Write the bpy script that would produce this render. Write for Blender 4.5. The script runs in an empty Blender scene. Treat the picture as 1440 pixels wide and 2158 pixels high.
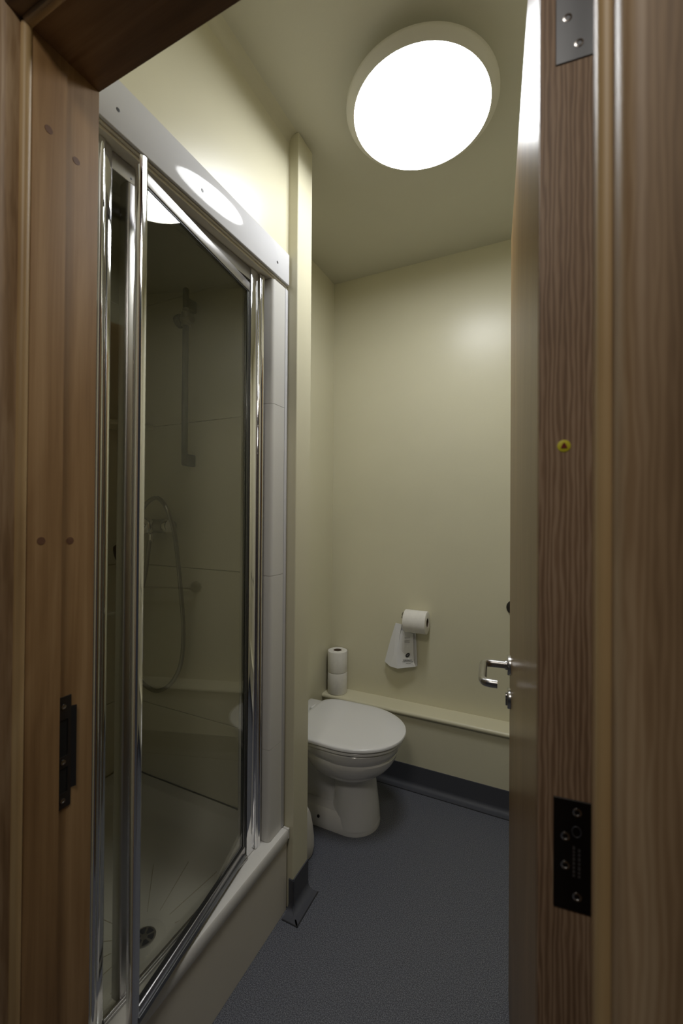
import bpy, bmesh, math, random
from mathutils import Vector, Matrix
random.seed(4)
S = bpy.context.scene
COL = S.collection
R = math.radians

# ---------------------------------------------------------------- camera
cd = bpy.data.cameras.new('camera')
cam = bpy.data.objects.new('camera', cd)
COL.objects.link(cam)
S.camera = cam
FPX = 884.5
cd.sensor_fit = 'HORIZONTAL'
cd.sensor_width = 36.0
cd.lens = FPX / 1440.0 * 36.0
cd.shift_x = -0.57 / 1440.0
cd.shift_y = -3.6 / 1440.0
cd.clip_start = 0.02
yaw, pit, rol = R(25.48), R(0.435), R(0.389)
F = Vector((-math.sin(yaw) * math.cos(pit), math.cos(yaw) * math.cos(pit), math.sin(pit)))
RT = Vector((math.cos(yaw), math.sin(yaw), 0))
UP = RT.cross(F)
R2 = RT * math.cos(rol) + UP * math.sin(rol)
U2 = -RT * math.sin(rol) + UP * math.cos(rol)
M = Matrix((R2, U2, -F)).transposed().to_4x4()
M.translation = Vector((0, 0, 1.32))
cam.matrix_world = M
cd.dof.use_dof = True
cd.dof.focus_distance = 1.9
cd.dof.aperture_fstop = 6.5

# ---------------------------------------------------------------- world, lights, exposure
w = bpy.data.worlds.new('world')
S.world = w
w.use_nodes = True
w.node_tree.nodes['Background'].inputs[0].default_value = (0.75, 0.8, 0.9, 1)
w.node_tree.nodes['Background'].inputs[1].default_value = 0.02
LAMP_STRENGTH = 19.5
la = bpy.data.lights.new('corridor_lamp', 'AREA')
la.energy = 7.0
la.size = 0.35
la.color = (1.0, 0.93, 0.82)
lo = bpy.data.objects.new('corridor_lamp', la)
lo.location = (-0.2, -0.35, 2.42)
COL.objects.link(lo)
S.view_settings.view_transform = 'Standard'
S.view_settings.look = 'None'
S.view_settings.exposure = 0.25
S.view_settings.gamma = 1.0
S.view_settings.use_curve_mapping = False

# ---------------------------------------------------------------- materials
def mat(name, col, rough=.5, metal=0., coat=0., coat_rough=.1, spec=.5, emit=None, es=0):
    m = bpy.data.materials.new(name)
    m.use_nodes = True
    b = m.node_tree.nodes['Principled BSDF']
    b.inputs['Base Color'].default_value = (*col, 1)
    b.inputs['Roughness'].default_value = rough
    b.inputs['Metallic'].default_value = metal
    b.inputs['Coat Weight'].default_value = coat
    b.inputs['Coat Roughness'].default_value = coat_rough
    b.inputs['Specular IOR Level'].default_value = spec
    if emit:
        b.inputs['Emission Color'].default_value = (*emit, 1)
        b.inputs['Emission Strength'].default_value = es
    return m

def noisy(m, scale=(6, 6, 6), amt=.06, bump=0., bscale=120., rvar=0.):
    """mottle of the base colour and a fine bump"""
    nt = m.node_tree
    N, L = nt.nodes, nt.links
    b = N['Principled BSDF']
    tc = N.new('ShaderNodeTexCoord')
    mp = N.new('ShaderNodeMapping')
    mp.inputs['Scale'].default_value = scale
    L.new(tc.outputs['Object'], mp.inputs[0])
    n = N.new('ShaderNodeTexNoise')
    n.inputs['Detail'].default_value = 4
    n.inputs['Scale'].default_value = 1
    L.new(mp.outputs[0], n.inputs[0])
    c = b.inputs['Base Color'].default_value
    r = N.new('ShaderNodeValToRGB')
    r.color_ramp.elements[0].position = .3
    r.color_ramp.elements[1].position = .7
    r.color_ramp.elements[0].color = (c[0] * (1 - amt), c[1] * (1 - amt), c[2] * (1 - amt), 1)
    r.color_ramp.elements[1].color = (min(1, c[0] * (1 + amt)), min(1, c[1] * (1 + amt)), min(1, c[2] * (1 + amt)), 1)
    L.new(n.outputs[0], r.inputs[0])
    L.new(r.outputs[0], b.inputs['Base Color'])
    if bump:
        n2 = N.new('ShaderNodeTexNoise')
        n2.inputs['Scale'].default_value = bscale
        n2.inputs['Detail'].default_value = 2
        L.new(tc.outputs['Object'], n2.inputs[0])
        bp = N.new('ShaderNodeBump')
        bp.inputs['Strength'].default_value = bump
        bp.inputs['Distance'].default_value = .001
        L.new(n2.outputs[0], bp.inputs['Height'])
        L.new(bp.outputs[0], b.inputs['Normal'])
    return m

def wood(name, dark, mid, light, axis='Z', gscale=55., rough=.38, coat=.25, wav=0.):
    m = mat(name, mid, rough, coat=coat, coat_rough=.22)
    nt = m.node_tree
    N, L = nt.nodes, nt.links
    b = N['Principled BSDF']
    tc = N.new('ShaderNodeTexCoord')
    def mapped(s, lng):
        mp = N.new('ShaderNodeMapping')
        v = {'X': (lng, s, s), 'Y': (s, lng, s), 'Z': (s, s, lng)}[axis]
        mp.inputs['Scale'].default_value = v
        L.new(tc.outputs['Object'], mp.inputs[0])
        return mp
    a = mapped(gscale, gscale * .03)
    n1 = N.new('ShaderNodeTexNoise'); n1.inputs['Scale'].default_value = 1; n1.inputs['Detail'].default_value = 6
    n1.inputs['Roughness'].default_value = .6; n1.inputs['Distortion'].default_value = .4
    L.new(a.outputs[0], n1.inputs[0])
    c = mapped(9, 1.6)
    n2 = N.new('ShaderNodeTexNoise'); n2.inputs['Scale'].default_value = 1; n2.inputs['Detail'].default_value = 3
    n2.inputs['Distortion'].default_value = 1.2
    L.new(c.outputs[0], n2.inputs[0])
    mx = N.new('ShaderNodeMix'); mx.data_type = 'FLOAT'; mx.inputs[0].default_value = .5
    L.new(n1.outputs[0], mx.inputs[2]); L.new(n2.outputs[0], mx.inputs[3])
    src = mx.outputs[0]
    if wav:
        d = mapped(1, .10)
        wv = N.new('ShaderNodeTexWave')
        wv.wave_type = 'BANDS'
        wv.bands_direction = 'X'
        wv.inputs['Scale'].default_value = 62
        wv.inputs['Distortion'].default_value = 7
        wv.inputs['Detail'].default_value = 2
        wv.inputs['Detail Scale'].default_value = 1.6
        L.new(d.outputs[0], wv.inputs[0])
        m2 = N.new('ShaderNodeMix'); m2.data_type = 'FLOAT'; m2.inputs[0].default_value = wav
        L.new(src, m2.inputs[2]); L.new(wv.outputs[1], m2.inputs[3])
        src = m2.outputs[0]
    r = N.new('ShaderNodeValToRGB')
    r.color_ramp.elements[0].position = .3
    r.color_ramp.elements[0].color = (*dark, 1)
    r.color_ramp.elements[1].position = .7
    r.color_ramp.elements[1].color = (*light, 1)
    e = r.color_ramp.elements.new(.5); e.color = (*mid, 1)
    L.new(src, r.inputs[0])
    L.new(r.outputs[0], b.inputs['Base Color'])
    bp = N.new('ShaderNodeBump'); bp.inputs['Strength'].default_value = .12; bp.inputs['Distance'].default_value = .0008
    L.new(src, bp.inputs['Height']); L.new(bp.outputs[0], b.inputs['Normal'])
    return m

def thin_glass(name, tint, edge=.0):
    m = bpy.data.materials.new(name)
    m.use_nodes = True
    nt = m.node_tree
    N, L = nt.nodes, nt.links
    for n in list(N):
        N.remove(n)
    o = N.new('ShaderNodeOutputMaterial')
    t = N.new('ShaderNodeBsdfTransparent'); t.inputs[0].default_value = (*tint, 1)
    g = N.new('ShaderNodeBsdfGlossy'); g.inputs['Roughness'].default_value = .0
    g.inputs[0].default_value = (1, 1, 1, 1)
    lw = N.new('ShaderNodeLayerWeight'); lw.inputs[0].default_value = .5
    pw = N.new('ShaderNodeMath'); pw.operation = 'POWER'; pw.inputs[1].default_value = 5
    L.new(lw.outputs['Facing'], pw.inputs[0])
    f = N.new('ShaderNodeMath'); f.operation = 'MULTIPLY_ADD'; f.inputs[1].default_value = .96; f.inputs[2].default_value = .04
    L.new(pw.outputs[0], f.inputs[0])
    mx = N.new('ShaderNodeMixShader')
    L.new(f.outputs[0], mx.inputs[0]); L.new(t.outputs[0], mx.inputs[1]); L.new(g.outputs[0], mx.inputs[2])
    L.new(mx.outputs[0], o.inputs[0])
    return m

CREAM = noisy(mat('cream_paint', (.70, .665, .495), .32, spec=.45), (3, 3, 3), .02, .12, 260)
CEIL = noisy(mat('ceiling_paint', (.62, .60, .50), .6), (3, 3, 3), .02, .1, 200)
WHITE_P = mat('white_plastic', (.64, .64, .66), .07, spec=.2)
WHITE_T = mat('white_tile', (.66, .65, .62), .3)
TILE_IN = noisy(mat('shower_tile', (.74, .71, .58), .3), (3, 3, 3), .02)
CERAMIC = mat('ceramic', (.72, .72, .73), .09, coat=.3, coat_rough=.03)
SEATM = mat('seat_plastic', (.76, .76, .77), .16)
TRAY = noisy(mat('tray_acrylic', (.74, .73, .70), .18), (4, 4, 4), .02)
RIBM = mat('tray_rib', (.48, .43, .34), .4)
PANEL = mat('tray_panel', (.66, .62, .53), .35)
CHROME = mat('chrome', (.82, .82, .84), .07, 1.)
SATIN = mat('satin_aluminium', (.50, .49, .49), .33, 1.)
STEEL = mat('brushed_steel', (.48, .47, .47), .26, 1.)
DARKST = mat('dark_steel', (.09, .085, .085), .3, .8)
HINGEM = mat('zinc_hinge', (.22, .23, .25), .38, .9)
RUBBER = mat('black_rubber', (.012, .012, .013), .45)
BLACK = mat('black', (.01, .01, .01), .6)
PAPER = noisy(mat('paper', (.8, .78, .74), .9), (60, 60, 60), .03, .4, 400)
PAPERB = mat('bag_paper', (.78, .78, .79), .7)
CARD = mat('cardboard', (.16, .12, .08), .9)
PRINT = mat('print_ink', (.03, .03, .03), .7)
PRINTG = mat('print_grey', (.25, .25, .26), .7)
SKIRT = mat('vinyl_skirting', (.066, .069, .085), .6)
HOSE = mat('hose_chrome', (.4, .39, .36), .28, .9)
GREYP = mat('grey_rail', (.035, .034, .03), .4)
GLASS = thin_glass('glass', (.93, .93, .89))
RED = mat('red_plug', (.16, .01, .01), .5)
YELL = mat('yellow_plug', (.62, .56, .03), .5)
BEIGE = mat('beige_plastic', (.66, .63, .56), .3)
WELD = mat('weld_seam', (.02, .02, .023), .6)
JAMB = wood('jamb_wood', (.17, .088, .034), (.30, .175, .075), (.43, .275, .135), 'Z', coat=.0, rough=.5)
HEAD_SHADED = wood('head_wood_shaded', (.10, .045, .018), (.2, .10, .042), (.30, .17, .08), 'X')  # head's lack of light put into the colour, darker than the jambs
JAMBL = wood('bead_wood', (.28, .17, .07), (.42, .28, .13), (.54, .39, .2), 'Z', 40, .5, .0)
HEADL = wood('bead_wood_head', (.26, .145, .06), (.40, .25, .115), (.52, .36, .18), 'X', 40, .3, .4)
ARCH = wood('architrave_wood', (.16, .09, .04), (.30, .19, .10), (.46, .33, .20), 'Z', 26, .55, .0, wav=.10)
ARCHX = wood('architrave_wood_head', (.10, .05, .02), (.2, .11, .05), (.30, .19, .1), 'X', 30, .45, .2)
LIPW = wood('lipping_wood', (.16, .095, .055), (.26, .165, .10), (.36, .25, .165), 'Z', 70, .5, .0, wav=.28)
VENEER = wood('veneer', (.17, .10, .045), (.23, .145, .065), (.31, .205, .10), 'Z', 90, .3, .0)
VENEER.node_tree.nodes['Principled BSDF'].inputs['Specular IOR Level'].default_value = .06
PLUGW = wood('plug_wood', (.10, .05, .03), (.15, .075, .045), (.2, .11, .06), 'Y', 60)

# floor vinyl: dark blue grey with fleck
def floor_mat():
    m = mat('vinyl_floor', (.075, .078, .092), .55)
    nt = m.node_tree; N, L = nt.nodes, nt.links
    b = N['Principled BSDF']
    tc = N.new('ShaderNodeTexCoord')
    n = N.new('ShaderNodeTexNoise'); n.inputs['Scale'].default_value = 420; n.inputs['Detail'].default_value = 3
    n.inputs['Roughness'].default_value = .7
    L.new(tc.outputs['Object'], n.inputs[0])
    r = N.new('ShaderNodeValToRGB')
    el = r.color_ramp.elements
    el[0].position = .40; el[0].color = (.034, .036, .046, 1)
    el[1].position = .62; el[1].color = (.24, .25, .28, 1)
    e = el.new(.5); e.color = (.088, .094, .122, 1)
    L.new(n.outputs[0], r.inputs[0])
    L.new(r.outputs[0], b.inputs['Base Color'])
    n2 = N.new('ShaderNodeTexNoise'); n2.inputs['Scale'].default_value = 300
    L.new(tc.outputs['Object'], n2.inputs[0])
    bp = N.new('ShaderNodeBump'); bp.inputs['Strength'].default_value = .25; bp.inputs['Distance'].default_value = .0006
    L.new(n2.outputs[0], bp.inputs['Height']); L.new(bp.outputs[0], b.inputs['Normal'])
    return m
FLOOR = floor_mat()
LIT = mat('lamp_diffuser', (.9, .9, .9), .4, emit=(.965, .98, 1.0), es=LAMP_STRENGTH)

# ---------------------------------------------------------------- mesh helpers
def new_obj(name, bm, m, parent=None, smooth=False, local=False):
    bmesh.ops.recalc_face_normals(bm, faces=bm.faces)
    if parent is not None and not local:
        off = Vector(parent.location)
        p = parent.parent
        while p is not None:
            off += Vector(p.location); p = p.parent
        bmesh.ops.translate(bm, verts=bm.verts, vec=-off)
    me = bpy.data.meshes.new(name)
    bm.to_mesh(me); bm.free()
    if smooth:
        for p in me.polygons:
            p.use_smooth = True
        try:
            me.set_sharp_from_angle(angle=R(38))
        except Exception:
            pass
    o = bpy.data.objects.new(name, me)
    me.materials.append(m)
    COL.objects.link(o)
    if parent is not None:
        o.parent = parent
    return o

def tag(o, label=None, cat=None, group=None, kind=None):
    if label: o['label'] = label
    if cat: o['category'] = cat
    if group: o['group'] = group
    if kind: o['kind'] = kind
    return o

def thing(name, label, cat, loc=(0, 0, 0), rotz=0, group=None):
    o = bpy.data.objects.new(name, None)
    o.empty_display_size = .05
    COL.objects.link(o)
    o.location = loc
    o.rotation_euler = (0, 0, rotz)
    return tag(o, label, cat, group)

def box(bm, x0, x1, y0, y1, z0, z1, bev=0., seg=2):
    t = bmesh.new()
    bmesh.ops.create_cube(t, size=1)
    bmesh.ops.scale(t, vec=(abs(x1 - x0), abs(y1 - y0), abs(z1 - z0)), verts=t.verts)
    bmesh.ops.translate(t, vec=((x0 + x1) / 2, (y0 + y1) / 2, (z0 + z1) / 2), verts=t.verts)
    if bev:
        bmesh.ops.bevel(t, geom=t.edges[:], offset=bev, segments=seg, affect='EDGES', profile=.5)
    merge(bm, t)
    return bm

def merge(bm, t):
    me = bpy.data.meshes.new('tmp')
    t.to_mesh(me); t.free()
    bm.from_mesh(me)
    bpy.data.meshes.remove(me)

def B(*a, **k):
    return box(bmesh.new(), *a, **k)

def lathe(prof, seg=48, mtx=None, bm=None, sx=1., sy=1.):
    """prof: list of (r, z); closes at r==0"""
    t = bmesh.new()
    rings = []
    for r, z in prof:
        if r <= 1e-6:
            rings.append([t.verts.new((0, 0, z))])
        else:
            rings.append([t.verts.new((r * sx * math.cos(2 * math.pi * i / seg), r * sy * math.sin(2 * math.pi * i / seg), z)) for i in range(seg)])
    for a, b in zip(rings, rings[1:]):
        for i in range(seg):
            j = (i + 1) % seg
            if len(a) == 1 and len(b) == 1: continue
            if len(a) == 1: t.faces.new((a[0], b[i], b[j]))
            elif len(b) == 1: t.faces.new((a[i], b[0], a[j]))
            else: t.faces.new((a[i], b[i], b[j], a[j]))
    for rg, flip in ((rings[0], 1), (rings[-1], 0)):
        if len(rg) > 1:
            t.faces.new(rg[::-1] if flip else rg)
    if mtx is not None:
        bmesh.ops.transform(t, matrix=mtx, verts=t.verts)
    if bm is None:
        return t
    merge(bm, t)
    return bm

def AX(loc, direction):
    """matrix taking local z to direction, at loc"""
    q = Vector((0, 0, 1)).rotation_difference(Vector(direction).normalized())
    return Matrix.Translation(loc) @ q.to_matrix().to_4x4()

def cyl(bm, p0, p1, r, seg=24, bev=0.):
    d = Vector(p1) - Vector(p0)
    h = d.length
    prof = [(r, 0), (r, h)] if not bev else [(r - bev, 0), (r - bev * .3, bev * .3), (r, bev), (r, h - bev), (r - bev * .3, h - bev * .3), (r - bev, h)]
    return lathe(prof, seg, AX(p0, d), bm)

def catmull(pts, n=8):
    P = [Vector(p) for p in pts]
    P = [P[0] * 2 - P[1]] + P + [P[-1] * 2 - P[-2]]
    out = []
    for i in range(1, len(P) - 2):
        for k in range(n):
            t = k / n
            a, b, c, d = P[i - 1], P[i], P[i + 1], P[i + 2]
            out.append(.5 * ((2 * b) + (c - a) * t + (2 * a - 5 * b + 4 * c - d) * t * t + (3 * b - a - 3 * c + d) * t ** 3))
    out.append(P[-2])
    return out

def tube(bm, path, r, seg=12, ripple=None):
    path = [Vector(p) for p in path]
    up = Vector((0, 0, 1))
    prev = None
    rings = []
    for i, p in enumerate(path):
        d = (path[min(i + 1, len(path) - 1)] - path[max(i - 1, 0)]).normalized()
        if prev is None:
            a = d.cross(up)
            if a.length < .1: a = d.cross(Vector((1, 0, 0)))
            a.normalize()
        else:
            a = (prev - d * prev.dot(d)).normalized()
        prev = a
        b = d.cross(a)
        rr = r if ripple is None else r * (1 + ripple * (1 if i % 2 else -1))
        rings.append([bm.verts.new(p + (a * math.cos(2 * math.pi * k / seg) + b * math.sin(2 * math.pi * k / seg)) * rr) for k in range(seg)])
    for x, y in zip(rings, rings[1:]):
        for k in range(seg):
            j = (k + 1) % seg
            bm.faces.new((x[k], y[k], y[j], x[j]))
    bm.faces.new(rings[0][::-1]); bm.faces.new(rings[-1])
    return bm

def rounded_path(pts, r, n=7):
    pts = [Vector(p) for p in pts]
    out = [pts[0]]
    for a, b, c in zip(pts, pts[1:], pts[2:]):
        u = (a - b).normalized(); v = (c - b).normalized()
        p, q = b + u * r, b + v * r
        for k in range(n + 1):
            t = k / n
            out.append((1 - t) ** 2 * p + 2 * t * (1 - t) * b + t * t * q)
    out.append(pts[-1])
    return out

def prism(outline, axis, a0, a1, bm=None, bev=0.):
    """outline: 2-D points; extruded along axis ('X','Y','Z') from a0 to a1"""
    t = bmesh.new()
    def P(p, a):
        u, v = p
        return {'X': (a, u, v), 'Y': (u, a, v), 'Z': (u, v, a)}[axis]
    v0 = [t.verts.new(P(p, a0)) for p in outline]
    v1 = [t.verts.new(P(p, a1)) for p in outline]
    t.faces.new(v0[::-1]); t.faces.new(v1)
    for i in range(len(outline)):
        j = (i + 1) % len(outline)
        t.faces.new((v0[i], v0[j], v1[j], v1[i]))
    if bev:
        bmesh.ops.recalc_face_normals(t, faces=t.faces)
        bmesh.ops.bevel(t, geom=[e for e in t.edges], offset=bev, segments=2, affect='EDGES')
    if bm is None:
        return t
    merge(bm, t)
    return bm

def loft(rings, cap=True, bm=None):
    t = bmesh.new()
    rr = [[t.verts.new(p) for p in r] for r in rings]
    n = len(rr[0])
    for a, b in zip(rr, rr[1:]):
        for i in range(n):
            j = (i + 1) % n
            t.faces.new((a[i], a[j], b[j], b[i]))
    if cap:
        t.faces.new(rr[0][::-1]); t.faces.new(rr[-1])
    if bm is None: return t
    merge(bm, t); return bm

def struct(name, bm, m, parent=None, smooth=False):
    o = new_obj(name, bm, m, parent, smooth)
    if parent is None: o['kind'] = 'structure'
    return o

# ---------------------------------------------------------------- key dimensions
ZC = 2.607          # ceiling
YB = 2.099          # back wall
YBX = 1.997         # boxing front
XW = -1.056         # wall behind the toilet
XS = -.781          # wall above the shower
XN = -.744          # end face of the partition
YN1, YN2 = 1.203, 1.298
YF = .495           # room face of the door wall
XSH = -1.557        # far side of the shower
XL, XRR = -.722, .0404   # faces of the door lining
YST = .431          # stop corner
ZH = 2.076          # lining head
# ---------------------------------------------------------------- room shell
struct('floor', B(-1.75, .9, -1.6, 2.25, -.06, 0), FLOOR)
struct('ceiling', B(-1.7, .5, .385, 2.25, ZC, ZC + .06), CEIL)
struct('wall_back', B(XW - .1, .42, YB, YB + .1, 0, ZC), CREAM)
struct('wall_left', B(XW - .1, XW, YN2, YB, 0, ZC), CREAM)
struct('wall_partition', B(XSH - .06, XN, YN1, YN2, 0, ZC, bev=.002, seg=1), CREAM)
struct('wall_above_shower', B(XS - .06, XS, YF, YN1, 2.09, ZC), CREAM)
struct('wall_shower_side', B(XSH - .1, XSH - .005, .38, YN1, 0, ZC), CREAM)
struct('wall_right', B(.32, .42, YF, YB, 0, ZC), CREAM)
fw = bmesh.new()
box(fw, -1.75, XL - .034, .372, YF, 0, ZC)
box(fw, XRR + .034, .9, .372, YF, 0, ZC)
box(fw, XL - .034, XRR + .034, .372, YF, ZH + .034, ZC)
struct('wall_front', fw, CREAM)
# coving softening the joint over the shower wall
cv = []
rc = .03
for k in range(9):
    a = math.pi / 2 * k / 8
    cv.append((XS + rc - rc * math.cos(a), ZC - rc + rc * math.sin(a)))
cv.append((XS, ZC))
struct('trim_1', prism([(x, z) for x, z in cv], 'Y', YF, YN1), mat('coving_paint', (.66, .63, .49), .5), smooth=True)
# boxing along the back wall with a ledge board
struct('wall_boxing', B(XW, .32, YBX + .004, YB, 0, .335), CREAM)
lp = [(YB, .336), (YBX, .336)]
for k in range(9):
    a = -math.pi / 2 - math.pi * k / 8
    lp.append((YBX - .002 + .0115 * math.cos(a), .3475 + .0115 * math.sin(a)))
lp += [(YB, .359)]
struct('trim_2', prism(lp, 'X', XW, .32), CREAM, smooth=True)

def skirting(name, p0, p1, nrm, z1=.1, ext0=0., ext1=0.):
    """vinyl skirting coved on to the floor; p0->p1 along the wall, nrm away from it"""
    p0, p1, n = Vector((*p0, 0)), Vector((*p1, 0)), Vector((*nrm, 0))
    pr = [(0, z1), (.004, z1)]
    rr = .022
    for k in range(7):
        a = math.pi / 2 * k / 6
        pr.append((.004 + rr - rr * math.cos(a), .002 + rr - rr * math.sin(a)))
    pr += [(.042, .002), (.042, 0), (0, 0)]
    bm = bmesh.new()
    A = [bm.verts.new(p0 - (p1 - p0).normalized() * ext0 * (d / .042) + n * d + Vector((0, 0, z))) for d, z in pr]
    C = [bm.verts.new(p1 + (p1 - p0).normalized() * ext1 * (d / .042) + n * d + Vector((0, 0, z))) for d, z in pr]
    bm.faces.new(A[::-1]); bm.faces.new(C)
    for i in range(len(pr)):
        j = (i + 1) % len(pr)
        bm.faces.new((A[i], A[j], C[j], C[i]))
    o = struct(name, bm, SKIRT, smooth=True)
    wb = bmesh.new()
    q0 = p0 + n * .0425 - (p1 - p0).normalized() * ext0; q1 = p1 + n * .0425 + (p1 - p0).normalized() * ext1
    s = [q0, q1, q1 + n * .003, q0 + n * .003]
    lo_ = [wb.verts.new(v + Vector((0, 0, .0))) for v in s]
    hi_ = [wb.verts.new(v + Vector((0, 0, .0022))) for v in s]
    wb.faces.new(lo_[::-1]); wb.faces.new(hi_)
    for i in range(4):
        wb.faces.new((lo_[i], lo_[(i + 1) % 4], hi_[(i + 1) % 4], hi_[i]))
    new_obj('weld_seam', wb, WELD, o)
    return o
skirting('baseboard_back', (XW, YBX + .004), (.32, YBX + .004), (0, -1))
skirting('baseboard_partition', (XN, YN1 - .004), (XN, YN2), (1, 0), ext0=.042)
skirting('baseboard_partition_front', (XN + .004, YN1), (-.7585, YN1), (0, -1), ext0=.042)
skirting('baseboard_left', (XW, YN2), (XW, 1.52), (1, 0))
skirting('baseboard_right', (.32, YBX), (.32, YF), (-1, 0))

# ---------------------------------------------------------------- door lining and architraves (setting)
dl = bmesh.new()
def lining(sign, xf):
    """jamb: stop part and rebate part, sign=+1 when the face looks to +X"""
    s = -sign
    bm = bmesh.new()
    # stop part, rounded at the corridor edge
    ys, ye = .374, YST
    out = [(xf + s * .034, ye), (xf, ye)]
    rr = .006
    out += [(xf, ys + rr)]
    out += [(xf + s * (rr - rr * math.cos(a)), ys + rr - rr * math.sin(a)) for a in [math.pi / 2 * k / 5 for k in range(1, 6)]]
    out += [(xf + s * .034, ys)]
    prism(out, 'Z', 0, ZH + .034, bm)
    box(bm, xf + s * .012, xf + s * .034, ye, YF, 0, ZH + .034)
    return bm
jl = struct('door_1', lining(1, XL), JAMB, smooth=True)
jr = new_obj('jamb', lining(-1, XRR), JAMB, jl, smooth=True)
hb = bmesh.new()
box(hb, XL, XRR, .376, YST, ZH, ZH + .034)
box(hb, XL - .012, XRR + .012, YST, YF, ZH + .012, ZH + .034)
new_obj('head', hb, HEAD_SHADED, jl)
# rounded bead on the corridor edge of the lining
def bead(xf, s):
    bm = bmesh.new()
    rr = .0075
    pts = [(xf + s * .02, .362), (xf + s * .02, .374)] 
    pts = [(xf + rr * math.cos(a) * -s + s * .004, .371 + rr * math.sin(a)) for a in [2 * math.pi * k / 16 for k in range(16)]]
    prism(pts, 'Z', 0, ZH, bm)
    return bm
new_obj('bead', bead(XL, -1), JAMBL, jl, smooth=True)
new_obj('bead', bead(XRR, 1), JAMBL, jl, smooth=True)
hbm = prism([(.371 + .0075 * math.cos(a), ZH + .004 + .0075 * math.sin(a)) for a in [2 * math.pi * k / 16 for k in range(16)]], 'X', XL, XRR)
new_obj('bead', hbm, HEADL, jl, smooth=True)
# architraves with rounded inner edge
def arch_prof(inner, s, y0, y1, wd):
    rr = .014
    pr = [(inner, y1), (inner, y0 + rr)]
    pr += [(inner + s * (rr - rr * math.cos(a)), y0 + rr - rr * math.sin(a)) for a in [math.pi / 2 * k / 6 for k in range(1, 7)]]
    pr += [(inner + s * (wd - rr), y0), (inner + s * wd, y0 + rr), (inner + s * wd, y1)]
    return pr
al = new_obj('architrave', prism(arch_prof(XL - .006, -1, .338, .3715, .075), 'Z', 0, ZH + .0815), ARCH, jl, smooth=True)
ar = new_obj('architrave', prism(arch_prof(XRR + .006, 1, .322, .3715, .085), 'Z', 0, ZH + .0815), ARCH, jl, smooth=True)
ah = new_obj('architrave', prism([(y, z) for z, y in arch_prof(ZH + .006, 1, .338, .3715, .075)], 'X', XL - .006, XRR + .006), ARCHX, jl, smooth=True)
for (x, y, z) in ((XL, .399, 1.273), (XL, .403, 1.938), (XL - .012, .452, 1.27), (XL - .012, .455, 1.931)):
    new_obj('wood_plug', cyl(bmesh.new(), (x - .002, y, z), (x + .0004, y, z), .0062, 20), PLUGW, jl)

# strike plate on the latch jamb
sp = thing('strike_plate', 'dark steel strike plate screwed to the left door jamb', 'strike plate', (XL - .012, .444, .816))
xs = XL - .012
pl = bmesh.new()
y0, y1 = .431, .4565
for z0, z1 in ((.816, .842), (.884, .904), (.966, 1.005)):
    box(pl, xs - .0004, xs + .0016, y0, y1, z0, z1)
for z0, z1 in ((.842, .884), (.904, .966)):
    box(pl, xs - .0004, xs + .0016, y0, y0 + .005, z0, z1)
    box(pl, xs - .0004, xs + .0016, y1 - .005, y1, z0, z1)
new_obj('plate', pl, DARKST, sp)
for z0, z1 in ((.842, .884), (.904, .966)):
    new_obj('latch_opening', B(xs - .0004, xs + .0006, y0 + .005, y1 - .005, z0, z1), BLACK, sp)
new_obj('lip', prism([(xs, .4565), (xs + .0016, .4565), (xs + .005, .464), (xs + .0035, .4645)], 'Z', .845, .985), DARKST, sp)
for z in (.829, .894, .988):
    o = new_obj('screw', lathe([(0, 0), (.0035, 0), (.0042, .0012), (.0022, .0014), (.0018, .0006), (0, .0006)][1:-1] + [(0, .0006)], 16, AX((xs + .0012, .4437, z), (1, 0, 0))), STEEL, sp, True)

# ---------------------------------------------------------------- the open door
ang = math.atan2(.075, .745)
dr = thing('open_door', 'wooden veneered door standing open on its right-hand hinges', 'door', (-.0033, .499, 0), ang)
T, LEAF, DZ = .052, .748, 2.083
lf = new_obj('door_leaf', B(0, T, .0085, LEAF, .006, DZ, bev=.0008, seg=1), VENEER, dr, local=True)
new_obj('edge_lipping', B(.0004, T - .0004, 0, .0085, .006, DZ - .0004, bev=.001, seg=2), LIPW, dr, local=True)
# lever handle (corridor side)
yh, zh = .683, .928
hd = new_obj('handle_rose', lathe([(.0, 0), (.0255, 0), (.0255, .0065), (.0245, .008), (0, .008)][1:], 40, AX((0, yh, zh), (-1, 0, 0))), STEEL, dr, True, local=True)
lv = bmesh.new()
cyl(lv, (-.008, yh, zh), (-.0135, yh, zh), .0125, 32, .0008)
pth = rounded_path([(-.010, yh, zh), (-.067, yh, zh), (-.067, yh - .135, zh - .002), (-.034, yh - .135, zh - .002)], .022, 9)
tube(lv, pth, .0098, 20)
new_obj('lever', lv, STEEL, dr, True, local=True)
zk = .842
es = new_obj('lock_rose', lathe([(.0255, 0), (.0255, .0065), (.0245, .008), (0, .008)], 40, AX((0, yh, zk), (-1, 0, 0))), STEEL, dr, True, local=True)
ks = bmesh.new()
cyl(ks, (-.008, yh, zk + .006), (-.0125, yh, zk + .006), .0085, 28, .0006)
box(ks, -.0125, -.008, yh - .005, yh + .005, zk - .018, zk + .002, bev=.0012)
new_obj('lock_cylinder', ks, STEEL, es, True, local=True)
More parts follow.
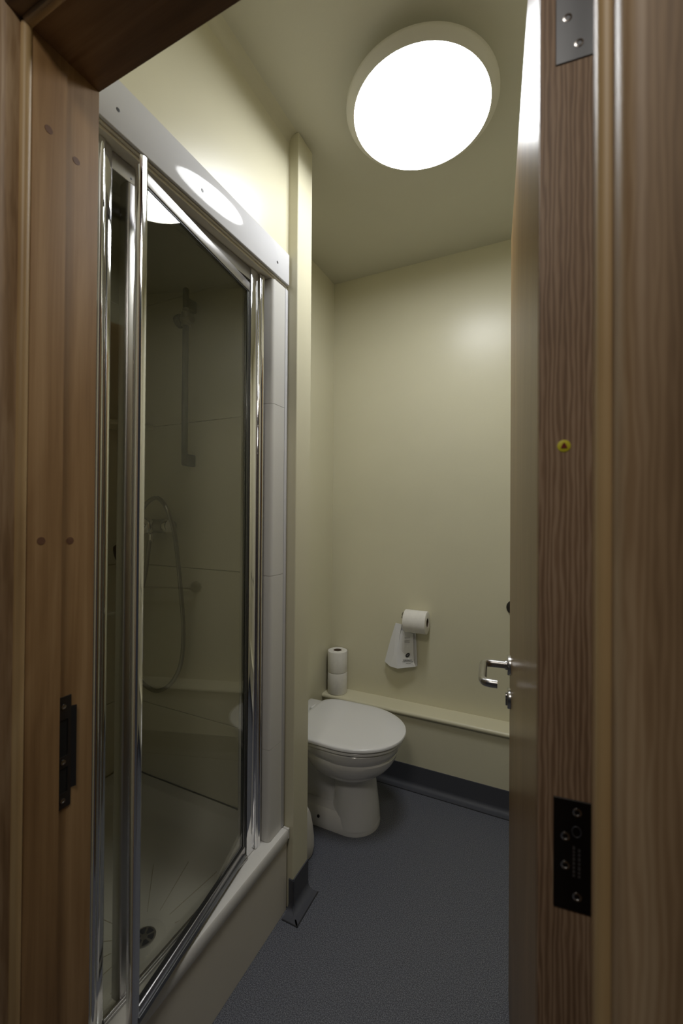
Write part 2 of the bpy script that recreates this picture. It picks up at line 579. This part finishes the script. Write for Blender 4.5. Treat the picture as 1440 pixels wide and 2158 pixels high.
# yellow fire plug
yp = new_obj('fire_plug', lathe([(.0064, 0), (.0064, .0004), (.0058, .0007), (0, .0007)], 28, AX((.0245, 0, 1.393), (0, -1, 0))), YELL, dr, True, local=True)
tp = bmesh.new()
v = [(.0245 - .0032, -.0007, 1.3905), (.0245 + .0032, -.0007, 1.3905), (.0245 + .0018, -.0007, 1.3945), (.0245, -.0007, 1.3968), (.0245 - .0018, -.0007, 1.3945)]
a = [tp.verts.new(p) for p in v]; b = [tp.verts.new((p[0], -.0011, p[2])) for p in v]
tp.faces.new(a); tp.faces.new(b[::-1])
for i in range(5): tp.faces.new((a[i], a[(i + 1) % 5], b[(i + 1) % 5], b[i]))
new_obj('plug_mark', tp, RED, yp, local=True)
# hinges
def hinge(z0, z1, m, screws, txt):
    h = new_obj('hinge', B(.0155, .0515, -.0012, .0006, z0, z1, bev=.0005, seg=1), m, dr, local=True)
    kn = bmesh.new()
    for i in range(5):
        a0 = z0 + (z1 - z0) * i / 5
        cyl(kn, (.0575, .002, a0 + .0004), (.0575, .002, a0 + (z1 - z0) / 5 - .0004), .0062, 20)
    new_obj('knuckle', kn, m, h, True, local=True)
    for x, z in screws:
        s = lathe([(.0046, 0), (.0044, .0006), (.0028, .0009), (.0023, .0001), (0, .0001)], 20, AX((x, -.0010, z), (0, -1, 0)))
        new_obj('screw', s, STEEL, h, True, local=True)
    if txt:
        t = bmesh.new()
        random.seed(3)
        for x in (.0345, .0395):
            z = z0 + .036
            while z < z0 + .066:
                l = random.uniform(.002, .0042)
                box(t, x - .0011, x + .0011, -.00135, -.0011, z, z + l)
                z += l + .0012
        new_obj('engraved_text', t, HINGEM, h, local=True)
        new_obj('stamped_ring', tube(bmesh.new(), [(.037 + .0042 * math.cos(a), -.00125, z0 + .083 + .0055 * math.sin(a)) for a in [2 * math.pi * k / 24 for k in range(25)]], .0004, 6), HINGEM, h, True, local=True)
    return h
hinge(.908, 1.023, mat('bronze_hinge', (.03, .027, .026), .3, .85), [(.0375, 1.011), (.0265, .984), (.0265, .954), (.0375, .924)], True)
hinge(1.801, 1.915, HINGEM, [(.0265, 1.848), (.0375, 1.817), (.0265, 1.88), (.0375, 1.903)], False)

# ---------------------------------------------------------------- pelmet over the shower
pm = thing('pelmet', 'white glossy plastic pelmet strip fixed above the shower screen', 'pelmet', (-.771, .85, 2.086))
pb = bmesh.new()
box(pb, -.779, -.771, YF + .001, 1.195, 2.086, 2.191, bev=.0025, seg=3)
new_obj('face_board', pb, WHITE_P, pm, True)
new_obj('lower_lip', B(-.7855, -.7795, YF + .001, 1.194, 2.082, 2.0895, bev=.0015), PANEL, pm, True)
new_obj('soffit_board', B(-.87, -.786, YF + .001, 1.202, 2.0755, 2.0895, bev=.001), PANEL, pm)
for y in (.792, 1.124, .56):
    new_obj('screw_hole', lathe([(.0042, 0), (.0042, .0004), (.003, .0006), (0, .0006)], 20, AX((-.7711, y, 2.128), (1, 0, 0))), RUBBER, pm)

# ---------------------------------------------------------------- shower tiles and pilaster
joints = [.271, .563, 1.118, 1.672, 2.0745]
st = thing('shower_wall_panels', 'cream white wall panels lining the shower cubicle behind the glass', 'wall panels', (-1.17, 1.2, .271))
jin = [.271, .556, 1.109, 1.663, 2.159, 2.60]
for z0, z1 in zip(jin, jin[1:]):
    new_obj('panel', B(XSH, -.815, 1.194, 1.2025, z0 + .001, z1 - .001, bev=.0012, seg=2), TILE_IN, st)
    new_obj('panel', B(XSH - .004, XSH + .003, YF + .006, 1.1935, z0 + .001, z1 - .001, bev=.0012, seg=2), TILE_IN, st)
pil = thing('tiled_pilaster', 'narrow white tiled return at the right end of the shower screen', 'tiles', (-.8, 1.15, .271))
def pil_prof(x0, x1, y0, y1, r=.012):
    p = [(x0, y1), (x0, y0)]
    p += [(x1 - r + r * math.sin(a), y0 + r - r * math.cos(a)) for a in [math.pi / 2 * k / 6 for k in range(7)]]
    p += [(x1, y1)]
    return p
for z0, z1 in zip(joints, joints[1:]):
    new_obj('tile', prism(pil_prof(-.8145, -.779, 1.113, 1.182), 'Z', z0 + .0006, z1 - .0006), WHITE_T, pil, True)
new_obj('corner_trim', B(-.79, -.7775, 1.1835, 1.2, .2715, 2.0745, bev=.003), WHITE_P, pil, True)

# ---------------------------------------------------------------- shower tray
tr = thing('shower_tray', 'raised white shower tray with cream front panel', 'shower tray', (-1.15, .85, 0))
def rrect(x0, x1, y0, y1, r, z, n=6):
    pts = []
    for cx, cy, a0 in ((x1 - r, y1 - r, 0), (x0 + r, y1 - r, 90), (x0 + r, y0 + r, 180), (x1 - r, y0 + r, 270)):
        for k in range(n + 1):
            a = R(a0 + 90 * k / n)
            pts.append((cx + r * math.cos(a), cy + r * math.sin(a), z))
    return pts
X0, X1, Y0, Y1 = XSH + .004, -.757, YF + .008, 1.1925
rings = [rrect(X0 + .002, X1 - .04, Y0 + .002, Y1 - .002, .004, .19), rrect(X0 + .002, X1 - .04, Y0 + .002, Y1 - .002, .004, .2251), rrect(X0, X1 - .005, Y0, Y1, .004, .2255), rrect(X0, X1, Y0, Y1, .004, .235), rrect(X0, X1, Y0, Y1, .004, .265), rrect(X0 + .003, X1 - .003, Y0 + .003, Y1 - .003, .004, .27),
         rrect(X0 + .045, X1 - .061, Y0 + .045, Y1 - .045, .03, .27), rrect(X0 + .05, X1 - .066, Y0 + .05, Y1 - .05, .03, .267),
         rrect(X0 + .085, X1 - .112, Y0 + .085, Y1 - .085, .04, .221), rrect(X0 + .097, X1 - .124, Y0 + .097, Y1 - .097, .045, .2155),
         rrect(X0 + .12, X1 - .128, Y0 + .12, Y1 - .12, .06, .213)]
new_obj('tray', loft(rings), TRAY, tr, True)
new_obj('front_panel', B(-.79, -.7645, YF + .006, 1.196, 0, .225, bev=.0015), PANEL, tr)
new_obj('rim_overlap', B(-.78, -.757, 1.193, 1.2015, .236, .2695, bev=.002), TRAY, tr)
dx, dy, dz = -.931, .775, .2125
wst = new_obj('waste', lathe([(.052, 0), (.052, .0008), (.049, .0014), (0, .0014)], 40, Matrix.Translation((dx, dy, dz))), WHITE_T, tr, True)
dg = lathe([(.029, .0016), (.029, .0028), (.027, .0034), (0, .0034)], 36, Matrix.Translation((dx, dy, dz)))
new_obj('drain_grate', dg, SATIN, wst, True)
for k in range(6):
    a0 = R(60 * k + 7); a1 = R(60 * k + 53)
    pts = []
    for r_, a_, b_ in ((.0245, a0, a1), (.009, a1 - .12, a0 + .12)):
        for i in range(6):
            t = a_ + (b_ - a_) * i / 5
            pts.append((dx + r_ * math.cos(t), dy + r_ * math.sin(t)))
    new_obj('drain_slot', prism(pts, 'Z', dz + .0034, dz + .0038), BLACK, wst)
for k in range(14):
    a = 2 * math.pi * k / 14 + .1
    c, s = math.cos(a), math.sin(a)
    L_ = .06, (.145 if c > .2 else .24)
    p0 = Vector((dx + c * .075, dy + s * .075)); p1 = Vector((dx + c * L_[1], dy + s * L_[1]))
    if not (X0 + .13 < p1.x < X1 - .13 and Y0 + .12 < p1.y < Y1 - .12):
        p1 = Vector((dx + c * .13, dy + s * .13))
    n_ = Vector((-s, c)) * .0012
    gr = bmesh.new()
    prism([(p0 + n_ * .5)[:], (p1 + n_)[:], (p1 - n_)[:], (p0 - n_ * .5)[:]], 'Z', .2125, .2140, gr)
    new_obj('rib', gr, RIBM, tr)

# ---------------------------------------------------------------- shower screen
sc = thing('shower_screen', 'chrome framed shower screen with its glass door slightly open', 'shower screen', (-.81, .8, .27))
ZT, ZB = 2.074, .2705
# wall profile at the door-wall end
wp = bmesh.new()
cyl(wp, (-.806, .5395, ZB), (-.806, .5395, ZT), .0042, 16)
cyl(wp, (-.806, .5495, ZB), (-.806, .5495, ZT), .0075, 24)
box(wp, -.836, -.803, .556, .5725, ZB, ZT, bev=.003, seg=3)
box(wp, -.842, -.812, .500, .556, ZB, ZT)
new_obj('wall_profile', wp, CHROME, sc, True)
new_obj('channel', B(-.812, -.8035, .503, .534, ZB, ZT, bev=.002), SATIN, sc, True)
new_obj('header_rail', B(-.838, -.81, .573, 1.036, 2.036, ZT, bev=.003, seg=2), SATIN, sc, True)
sr = bmesh.new()
box(sr, -.816, -.800, .573, 1.036, ZB, .277, bev=.002)
box(sr, -.809, -.802, .573, 1.036, .2765, .283, bev=.0015)
new_obj('sill_rail', sr, SATIN, sc, True)
new_obj('mullion', B(-.836, -.806, .612, .637, .271, 2.036, bev=.0045, seg=3), SATIN, sc, True)
new_obj('screw_hole', cyl(bmesh.new(), (-.8105, .621, 2.046), (-.8094, .621, 2.046), .0022, 14), RUBBER, sc)
new_obj('fixed_pane', B(-.814, -.811, .572, .613, .2768, 2.037), GLASS, sc)
hp = bmesh.new()
box(hp, -.842, -.806, 1.036, 1.074, ZB, ZT, bev=.003, seg=2)
box(hp, -.842, -.802, 1.075, 1.086, ZB, ZT, bev=.003, seg=3)
cyl(hp, (-.807, 1.0935, ZB), (-.807, 1.0935, ZT), .0072, 24)
box(hp, -.842, -.815, 1.086, 1.112, ZB, ZT)
new_obj('hinge_post', hp, CHROME, sc, True)
# pivot door, slightly open
da = R(9.0)
def dpt(s, n):
    """door coordinates: s from hinge to leading edge, n outward"""
    return (-.812 + s * math.sin(da) + n * math.cos(da), 1.030 - s * math.cos(da) + n * math.sin(da))
def dbox(bm, s0, s1, n0, n1, z0, z1, bev=0.):
    t = bmesh.new()
    box(t, n0, n1, -s1, -s0, z0, z1, bev=bev)
    bmesh.ops.transform(t, matrix=Matrix.Translation((-.812, 1.030, 0)) @ Matrix.Rotation(da, 4, 'Z'), verts=t.verts)
    merge(bm, t)
    return bm
LD = .447
fr = bmesh.new()
dbox(fr, .006, LD - .012, -.004, .008, 1.994, 2.02, .0015)
dfm = new_obj('door_rail', fr, SATIN, sc, True)
new_obj('bottom_rail', dbox(bmesh.new(), .006, LD - .012, -.004, .008, .297, .316, .0015), SATIN, dfm, True)
new_obj('glass', dbox(bmesh.new(), .004, LD - .010, -.001, .004, .312, 1.998), GLASS, dfm)
sd_ = bmesh.new()
dbox(sd_, LD - .014, LD + .004, -.010, .004, .289, 2.028, .002)
t = bmesh.new()
prism([(.004, -LD + .014), (.0085, -LD + .0125), (.0105, -LD + .006), (.0095, -LD - .002), (.006, -LD - .0045), (.004, -LD - .0045)], 'Z', .289, 2.045, t)
bmesh.ops.transform(t, matrix=Matrix.Translation((-.812, 1.030, 0)) @ Matrix.Rotation(da, 4, 'Z'), verts=t.verts)
merge(sd_, t)
new_obj('handle_stile', sd_, CHROME, dfm, True)
ru = bmesh.new()
dbox(ru, .008, LD - .016, -.0025, .0055, 1.9905, 1.9945)
dbox(ru, .008, LD - .016, -.0025, .0055, .3155, .3215)
dbox(ru, -.003, .0075, -.006, .006, .295, 2.022, .001)
new_obj('rubber_seal', ru, RUBBER, dfm)
new_obj('hinge_strip', dbox(bmesh.new(), .0075, .0155, -.004, .006, .297, 1.9905, .001), mat('smoked_strip', (.03, .032, .026), .25), dfm, True)
dsw = bmesh.new()
dbox(dsw, .01, LD - .01, -.006, .012, .284, .2965, .001)
new_obj('drip_strip', dsw, HINGEM, dfm)

# ---------------------------------------------------------------- things in the shower
rl = thing('riser_rail', 'grey shower riser rail with sliding handset clamp on cubicle end wall', 'shower rail', (-1.193, 1.19, 1.5))
rx, ry = -1.193, 1.148
rb = lathe([(0, 0), (.007, .001), (.0105, .005), (.0112, .012), (.0112, .648), (.0105, .655), (.007, .659), (0, .66)], 24, Matrix.Translation((rx, ry, 1.492)))
new_obj('rail', rb, GREYP, rl, True)
for z in (1.512, 2.092):
    t = bmesh.new()
    box(t, rx - .012, rx + .012, ry, 1.1935, z - .02, z + .024, bev=.005, seg=3)
    new_obj('bracket', t, GREYP, rl, True)
cl = bmesh.new()
cyl(cl, (rx - .014, ry - .001, 2.035), (rx + .030, ry - .001, 2.035), .018, 28, .004)
cyl(cl, (rx + .012, ry - .002, 2.035), (rx + .03, ry - .03, 2.055), .012, 22, .003)
cyl(cl, (rx, ry, 2.01), (rx, ry, 2.06), .017, 24, .003)
cp = new_obj('clamp', cl, HOSE, rl, True)
new_obj('clamp_knob', cyl(bmesh.new(), (rx - .038, ry - .004, 2.03), (rx - .014, ry - .002, 2.034), .024, 28, .004), GREYP, cp, True)

vx, vy, vz = -1.335, 1.135, 1.268
vl = thing('shower_valve', 'chrome bar shower valve with ribbed hose hanging in a long loop', 'shower valve', (vx, 1.19, vz - .04))
vb = bmesh.new()
cyl(vb, (vx - .085, vy, vz), (vx + .062, vy, vz), .026, 32, .004)
cyl(vb, (vx - .05, vy, vz), (vx - .05, 1.1935, vz), .018, 24)
cyl(vb, (vx + .04, vy, vz), (vx + .04, 1.1935, vz), .018, 24)
new_obj('body', vb, HOSE, vl, True)
dk = lathe([(.030, 0), (.0315, .004), (.0315, .016), (.028, .022), (.014, .024), (.012, .034), (.006, .038), (0, .039)], 36, AX((vx - .004, vy - .02, vz), (0, -1, 0)))
new_obj('control_dial', dk, CHROME, vl, True)
new_obj('end_cap', cyl(bmesh.new(), (vx + .062, vy, vz), (vx + .084, vy, vz), .023, 28, .004), CHROME, vl, True)
lvk = bmesh.new()
cyl(lvk, (vx - .085, vy, vz), (vx - .112, vy, vz), .022, 28, .004)
cyl(lvk, (vx - .103, vy, vz - .01), (vx - .125, vy - .02, vz - .062), .009, 16, .003)
new_obj('lever', lvk, RUBBER, vl, True)
new_obj('outlet', cyl(bmesh.new(), (vx - .012, vy, vz - .02), (vx - .012, vy, vz - .062), .011, 20, .002), CHROME, vl, True)

Y_ = 1.15
def wpt(u, v, y):
    """where the sight line through pixel u,v meets the upright plane y"""
    d = F + R2 * (u - 720.57) / FPX + U2 * (1075.4 - v) / FPX
    return Vector((0, 0, 1.32)) + d * (y / d.y)
hp_ = [wpt(u, v, y) for u, v, y in ((315, 1140, 1.12), (312, 1168, 1.118), (305, 1215, 1.125), (293, 1270, 1.14), (283, 1340, 1.155), (284, 1400, 1.165), (298, 1436, 1.17), (330, 1456, 1.165), (362, 1438, 1.165), (382, 1395, 1.165), (387, 1330, 1.165), (382, 1255, 1.16), (375, 1180, 1.15), (368, 1125, 1.12), (356, 1082, 1.095), (341, 1056, 1.09), (326, 1050, 1.09), (308, 1062, 1.095), (293, 1088, 1.10), (280, 1120, 1.11))]
new_obj('shower_hose', tube(bmesh.new(), catmull(hp_, 12), .0078, 12, ripple=.06), HOSE, vl, True)
e0, e1 = hp_[-1], hp_[-1] + Vector((-.02, -.004, -.05))
hh = bmesh.new()
tube(hh, [e0, e0.lerp(e1, .5), e1, e1 + Vector((-.02, -.004, -.03))], .011, 16)
lathe([(.012, 0), (.03, .012), (.033, .02), (.031, .026), (0, .027)], 28, AX(e1 + Vector((-.022, -.004, -.03)), (-.75, -.6, -.2)), hh)
new_obj('handset', hh, RUBBER, vl, True)

sh = thing('corner_shelf', 'small quarter round white soap shelf in the far cubicle corner', 'shelf', (XSH + .003, 1.1935, 1.655))
q = [(XSH + .0035, 1.1935)] + [(XSH + .0035 + .148 * math.cos(a), 1.1935 - .20 * math.sin(a)) for a in [math.pi / 2 * k / 16 for k in range(17)]]
new_obj('shelf_board', prism(q, 'Z', 1.650, 1.662, bev=.002), TILE_IN, sh, True)
lipp = [(XSH + .0035 + .144 * math.cos(a), 1.190 - .194 * math.sin(a), 1.664) for a in [math.pi / 2 * k / 16 for k in range(17)]]
new_obj('raised_lip', tube(bmesh.new(), lipp, .004, 8), TILE_IN, sh, True)

# ---------------------------------------------------------------- ceiling light
LX, LY = -.337, 1.249
cl_ = thing('ceiling_light', 'round flush white ceiling light with glowing diffuser', 'light', (LX, LY, ZC - .075))
new_obj('trim_ring', lathe([(.178, ZC - .0005), (.195, ZC - .03), (.2275, ZC - .048), (.2275, ZC - .052), (.225, ZC - .056), (.208, ZC - .0695), (.2035, ZC - .0705), (.2035, ZC - .06), (.17, ZC - .05), (.17, ZC - .0005)], 96, Matrix.Translation((LX, LY, 0))), mat('ring_plastic', (.66, .64, .56), .45), cl_, True)
new_obj('diffuser', lathe([(.2030, ZC - .062), (.2030, ZC - .069), (.200, ZC - .0715), (.19, ZC - .0735), (.14, ZC - .076), (.07, ZC - .0775), (0, ZC - .078)], 96, Matrix.Translation((LX, LY, 0))), LIT, cl_, True)

# ---------------------------------------------------------------- toilet
tx, ty = -.74, 1.68
to = thing('toilet', 'white ceramic back-to-wall toilet with its lid closed', 'toilet', (-.8, ty, 0))
NS = 64
def dshape(tip, back, hw, hb, z, mid=-.745, rc=.035, n=NS, yc=None):
    """egg outline: elliptical front from mid to tip, gently tapering squared back"""
    yc = ty if yc is None else yc
    pts = []
    for k in range(n):
        a = 2 * math.pi * k / n
        c, s = math.cos(a), math.sin(a)
        if c >= 0:
            x = mid + (tip - mid) * (abs(c) ** .97)
            y = hw * (1 if s >= 0 else -1) * abs(s) ** .97
        else:
            e = .32
            x = mid - (mid - back) * abs(c) ** e
            tt = (mid - x) / (mid - back)
            y = (hw * (1 - tt * tt) + hb * tt * tt) * (1 if s >= 0 else -1) * abs(s) ** e
        pts.append((x, yc + y, z))
    return pts
# foot: long base plate reaching back to the wall
def stad(x0, x1, hw, z, n=NS, e=2.4):
    pts = []
    cx, a_ = (x0 + x1) / 2, (x1 - x0) / 2
    for k in range(n):
        a = 2 * math.pi * k / n
        c, s = math.cos(a), math.sin(a)
        if c >= 0:
            x = x1 - hw * 1.02 + hw * 1.02 * c; y = hw * s
        else:
            x = x0 + (x1 - hw * 1.02 - x0) * (1 - abs(c) ** .25); y = hw * (1 if s >= 0 else -1) * abs(s) ** .25
        pts.append((x, ty + y, z))
    return pts
pan = bmesh.new()
loft([stad(-1.04, -.618, .112, .0), stad(-1.04, -.617, .113, .012), stad(-1.04, -.620, .110, .03), stad(-1.035, -.640, .104, .062), stad(-1.03, -.66, .092, .074)], bm=pan)
# column
def ell(cx, a, b, z, n=NS, cy=None):
    cy = ty if cy is None else cy
    return [(cx + a * math.cos(2 * math.pi * k / n), cy + b * math.sin(2 * math.pi * k / n), z) for k in range(n)]
loft([ell(-.722, .103, .112, .02), ell(-.722, .099, .107, .07), ell(-.724, .093, .099, .13), ell(-.727, .089, .093, .19), ell(-.73, .087, .09, .235), ell(-.735, .06, .06, .26)], bm=pan)
# rear trapway block
loft([[(x, ty + y, z) for x, y in ((-1.04, -.045), (-.76, -.045), (-.76, .045), (-1.04, .045))] for z in (.05, .33)], bm=pan)
# bowl
loft([ell(-.735, .085, .085, .208), ell(-.74, .10, .097, .212), ell(-.745, .128, .115, .225), dshape(-.60, -.90, .142, .10, .240), dshape(-.575, -.91, .157, .11, .260),
      dshape(-.556, -.92, .169, .12, .284), dshape(-.546, -.925, .176, .125, .304), dshape(-.543, -.925, .178, .125, .316), dshape(-.547, -.925, .175, .125, .3225),
      dshape(-.542, -.93, .178, .13, .328), dshape(-.535, -.94, .183, .14, .338), dshape(-.529, -.95, .187, .15, .352), dshape(-.527, -.95, .188, .155, .365), dshape(-.532, -.95, .184, .152, .3705)], bm=pan)
# deck behind the seat
box(pan, -1.052, -.93, ty - .185, ty + .175, .335, .389, bev=.008, seg=3)
pn = new_obj('pan', pan, CERAMIC, to, True)
new_obj('fixing_screw', cyl(bmesh.new(), (-.848, ty - .1125, .042), (-.848, ty - .1085, .042), .006, 16), RUBBER, to, True)
def lidmesh(tip, back, hw, hb, z0, z1, dome=0.):
    rr = .006
    rings = [dshape(tip - .006, back + .004, hw - .005, hb - .004, z0), dshape(tip - .001, back, hw, hb, z0 + .004), dshape(tip, back, hw, hb, z1 - rr), dshape(tip - .002, back + .002, hw - .002, hb - .002, z1 - rr * .4),
             dshape(tip - .008, back + .006, hw - .007, hb - .007, z1), dshape(tip - .03, back + .02, hw - .025, hb - .03, z1 + dome * .5), dshape(tip - .1, back + .08, hw - .09, hb - .08, z1 + dome)]
    return loft(rings)
new_obj('seat', lidmesh(-.516, -.972, .193, .183, .372, .387), SEATM, to, True)
new_obj('lid', lidmesh(-.508, -.975, .199, .190, .389, .406, .0025), SEATM, to, True)
for s in (-1, 1):
    new_obj('seat_hinge', cyl(bmesh.new(), (-.982, ty + s * .075 - .02, .396), (-.982, ty + s * .075 + .02, .396), .008, 18, .002), SEATM, to, True)

# ---------------------------------------------------------------- toilet brush
bx, by = -.845, 1.415
br = thing('toilet_brush', 'off-white plastic toilet brush holder standing behind the partition end', 'toilet brush', (bx, by, 0))
new_obj('holder', lathe([(.044, 0), (.05, .004), (.056, .03), (.055, .06), (.049, .11), (.041, .15), (.033, .166), (.02, .172), (.014, .173)], 40, Matrix.Translation((bx, by, 0))), BEIGE, br, True)
new_obj('handle', lathe([(.013, .172), (.009, .19), (.008, .32), (.013, .36), (.012, .385), (0, .39)], 24, Matrix.Translation((bx, by, 0))), BEIGE, br, True)

# ---------------------------------------------------------------- spare rolls on the ledge
def roll(bm_axis, loc, r, h, name, label, group, layers=True):
    d = {'Z': (0, 0, 1), 'X': (1, 0, 0)}[bm_axis]
    root = thing(name, label, 'toilet roll', loc, 0, group)
    mt = AX((0, 0, 0), d)
    core = .0225
    pr = [(core, .0)] + [(r - .004, 0), (r - .001, .0015), (r, .004), (r, h - .004), (r - .001, h - .0015), (r - .004, h), (core, h), (core, 0)]
    t = bmesh.new()
    seg = 48
    rg = [[t.verts.new((a * math.cos(2 * math.pi * i / seg), a * math.sin(2 * math.pi * i / seg), z)) for i in range(seg)] for a, z in pr[:-1]]
    rg.append(rg[0])
    for a, b in zip(rg, rg[1:]):
        for i in range(seg):
            j = (i + 1) % seg
            t.faces.new((a[i], a[j], b[j], b[i]))
    bmesh.ops.transform(t, matrix=mt, verts=t.verts)
    new_obj('paper', t, PAPER, root, True, local=True)
    t = bmesh.new()
    r1, r0 = core - .0004, core - .002
    rg = [[t.verts.new((a * math.cos(2 * math.pi * i / 32), a * math.sin(2 * math.pi * i / 32), z)) for i in range(32)] for a, z in ((r1, .001), (r1, h - .001), (r0, h - .001), (r0, .001))]
    rg.append(rg[0])
    for a, b in zip(rg, rg[1:]):
        for i in range(32):
            j = (i + 1) % 32
            t.faces.new((a[i], a[j], b[j], b[i]))
    bmesh.ops.transform(t, matrix=mt, verts=t.verts)
    new_obj('core', t, CARD, root, True, local=True)
    return root
rxx, ryy = -.993, 2.043
roll('Z', (rxx, ryy, .3593), .0525, .112, 'toilet_roll', 'lower spare toilet roll standing on the ledge behind the toilet', 'spare rolls on the ledge')
roll('Z', (rxx, ryy, .4716), .0525, .112, 'toilet_roll', 'upper spare toilet roll stacked on another on the ledge', 'spare rolls on the ledge')
hr = roll('X', (-.615, 2.036, .788), .055, .113, 'toilet_roll', 'toilet roll hanging on the wall holder on the back wall', None)
# holder
th = thing('roll_holder', 'steel toilet roll holder arm on the back wall', 'holder', (-.63, YB, .79))
hb_ = bmesh.new()
lathe([(.017, 0), (.017, .004), (.014, .006), (0, .006)], 28, AX((-.634, YB - .0005, .800), (0, -1, 0)), hb_)
new_obj('wall_rose', hb_, STEEL, th, True)
new_obj('arm', tube(bmesh.new(), rounded_path([(-.634, YB - .004, .800), (-.634, 2.036, .800), (-.512, 2.036, .795)][:3], .016, 6), .0055, 14), STEEL, th, True)

# sanitary bag pack hanging from the holder
bg = thing('bag_pack', 'pack of white paper disposal bags hanging below the toilet roll', 'bags', (-.65, 2.07, .55))
def sheet(pts_front, y_of, thick, name, parent, m=PAPERB):
    bm = bmesh.new()
    a = [bm.verts.new((p[0], p[2], p[1])) for p in pts_front]
    b = [bm.verts.new((p[0], p[2] + thick, p[1])) for p in pts_front]
    bm.faces.new(a); bm.faces.new(b[::-1])
    n = len(a)
    for i in range(n): bm.faces.new((a[i], a[(i + 1) % n], b[(i + 1) % n], b[i]))
    return new_obj(name, bm, m, parent)
def P3(u, v, y):
    p = wpt(u, v, y); return (p.x, p.z, p.y)
sheet([P3(834, 1313, 2.085), P3(876, 1322, 2.088), P3(880, 1404, 2.090), P3(845, 1409, 2.088)], None, .003, 'bag', bg)
# left fanned leaf, folded along the crease
lb = bmesh.new()
T3 = lambda u, v, y: tuple(wpt(u, v, y))
L1 = [T3(834, 1313, 2.078), T3(847, 1316, 2.07), T3(841, 1350, 2.062), T3(838, 1409, 2.040), T3(822, 1404, 2.055), T3(811, 1394, 2.075), T3(823, 1348, 2.078)]
a = [lb.verts.new(p) for p in L1]; cc = lb.verts.new(T3(831, 1375, 2.058)); b2 = [lb.verts.new(Vector(p) + Vector((0, .004, 0))) for p in L1]
for i in range(len(a)): lb.faces.new((a[i], a[(i + 1) % len(a)], cc))
lb.faces.new(b2[::-1])
for i in range(len(a)): lb.faces.new((a[i], a[(i + 1) % len(a)], b2[(i + 1) % len(a)], b2[i]))
new_obj('fanned_bag', lb, PAPERB, bg)
fp = [(838, 1409, 2.041), (838, 1365, 2.052), (846, 1328, 2.068), (871, 1336, 2.076), (872.5, 1396, 2.068), (876, 1405, 2.062)]
fb = bmesh.new()
a = [fb.verts.new(T3(*p)) for p in fp]; b2 = [fb.verts.new(Vector(T3(*p)) + Vector((0, .0035, 0))) for p in fp]
fb.faces.new(a); fb.faces.new(b2[::-1])
for i in range(len(a)): fb.faces.new((a[i], a[(i + 1) % len(a)], b2[(i + 1) % len(a)], b2[i]))
fbag = new_obj('front_bag', fb, PAPERB, bg)
# printed emblem and lines on the front bag
A_, B_, C_ = Vector(T3(838, 1409, 2.041)), Vector(T3(871, 1336, 2.076)), Vector(T3(876, 1405, 2.062))
def on_bag(u, v, off=.0012):
    d = F + R2 * (u - 720.57) / FPX + U2 * (1075.4 - v) / FPX
    o = Vector((0, 0, 1.32))
    n = (B_ - A_).cross(C_ - A_).normalized()
    if n.y > 0: n = -n
    t_ = (A_ - o).dot(n) / d.dot(n)
    return o + d * t_ + n * off
def decal(poly, name, m, off=.0016):
    bm = bmesh.new()
    a = [bm.verts.new(on_bag(u, v, off)) for u, v in poly]; b = [bm.verts.new(on_bag(u, v, off - .0005)) for u, v in poly]
    bm.faces.new(a); bm.faces.new(b[::-1])
    n = len(a)
    for i in range(n): bm.faces.new((a[i], a[(i + 1) % n], b[(i + 1) % n], b[i]))
    return bm
def oval(cx, cy, a_, b_, rot, n=24):
    return [(cx + a_ * math.cos(t) * math.cos(rot) - b_ * math.sin(t) * math.sin(rot), cy + a_ * math.cos(t) * math.sin(rot) + b_ * math.sin(t) * math.cos(rot)) for t in [2 * math.pi * k / n for k in range(n)]]
new_obj('emblem', decal(oval(859.5, 1380.5, 5.4, 3.6, -.78), '', PRINT), PRINT, fbag)
new_obj('emblem_mark', decal(oval(859.5, 1380.5, 2.6, .9, -.6), '', PAPERB, .0022), PRINTG, fbag)
tx_ = bmesh.new()
random.seed(8)
for y_, u0, u1, hgt in ((1391, 850, 869, .75), (1394.3, 849, 870.5, .6), (1398, 856, 866, .4)):
    u = u0
    while u < u1:
        l = random.uniform(1.6, 3.4)
        merge(tx_, decal([(u, y_ - hgt), (min(u + l, u1), y_ - hgt), (min(u + l, u1), y_ + hgt), (u, y_ + hgt)], '', PRINT))
        u += l + .7
new_obj('printed_text', tx_, PRINT, fbag)
tf = bmesh.new()
for y_ in (1344, 1350, 1353):
    merge(tf, decal([(853, y_ - .5), (864, y_ - .3), (864, y_ + .5), (853, y_ + .3)], '', PRINT))
new_obj('faint_print', tf, PRINTG, fbag)

# horizontal rail on the back wall; the door hides all but the rim of its round mount
kp = wpt(1083.5, 1281, YB - .01)
tl = thing('wall_rail', 'dark rail on the back wall, its round mount half hidden by the door edge', 'rail', (kp.x, YB, kp.z))
KB = mat('dark_mount', (.03, .028, .026), .28, .3)
for x in (kp.x, kp.x + .36):
    new_obj('round_mount', lathe([(.033, 0), (.033, .004), (.029, .008), (.014, .012), (.011, .045), (.012, .058), (.008, .062), (0, .063)], 36, AX((x, YB - .0005, kp.z), (0, -1, 0))), KB, tl, True)
new_obj('bar', cyl(bmesh.new(), (kp.x, YB - .052, kp.z), (kp.x + .36, YB - .052, kp.z), .006, 16), STEEL, tl, True)
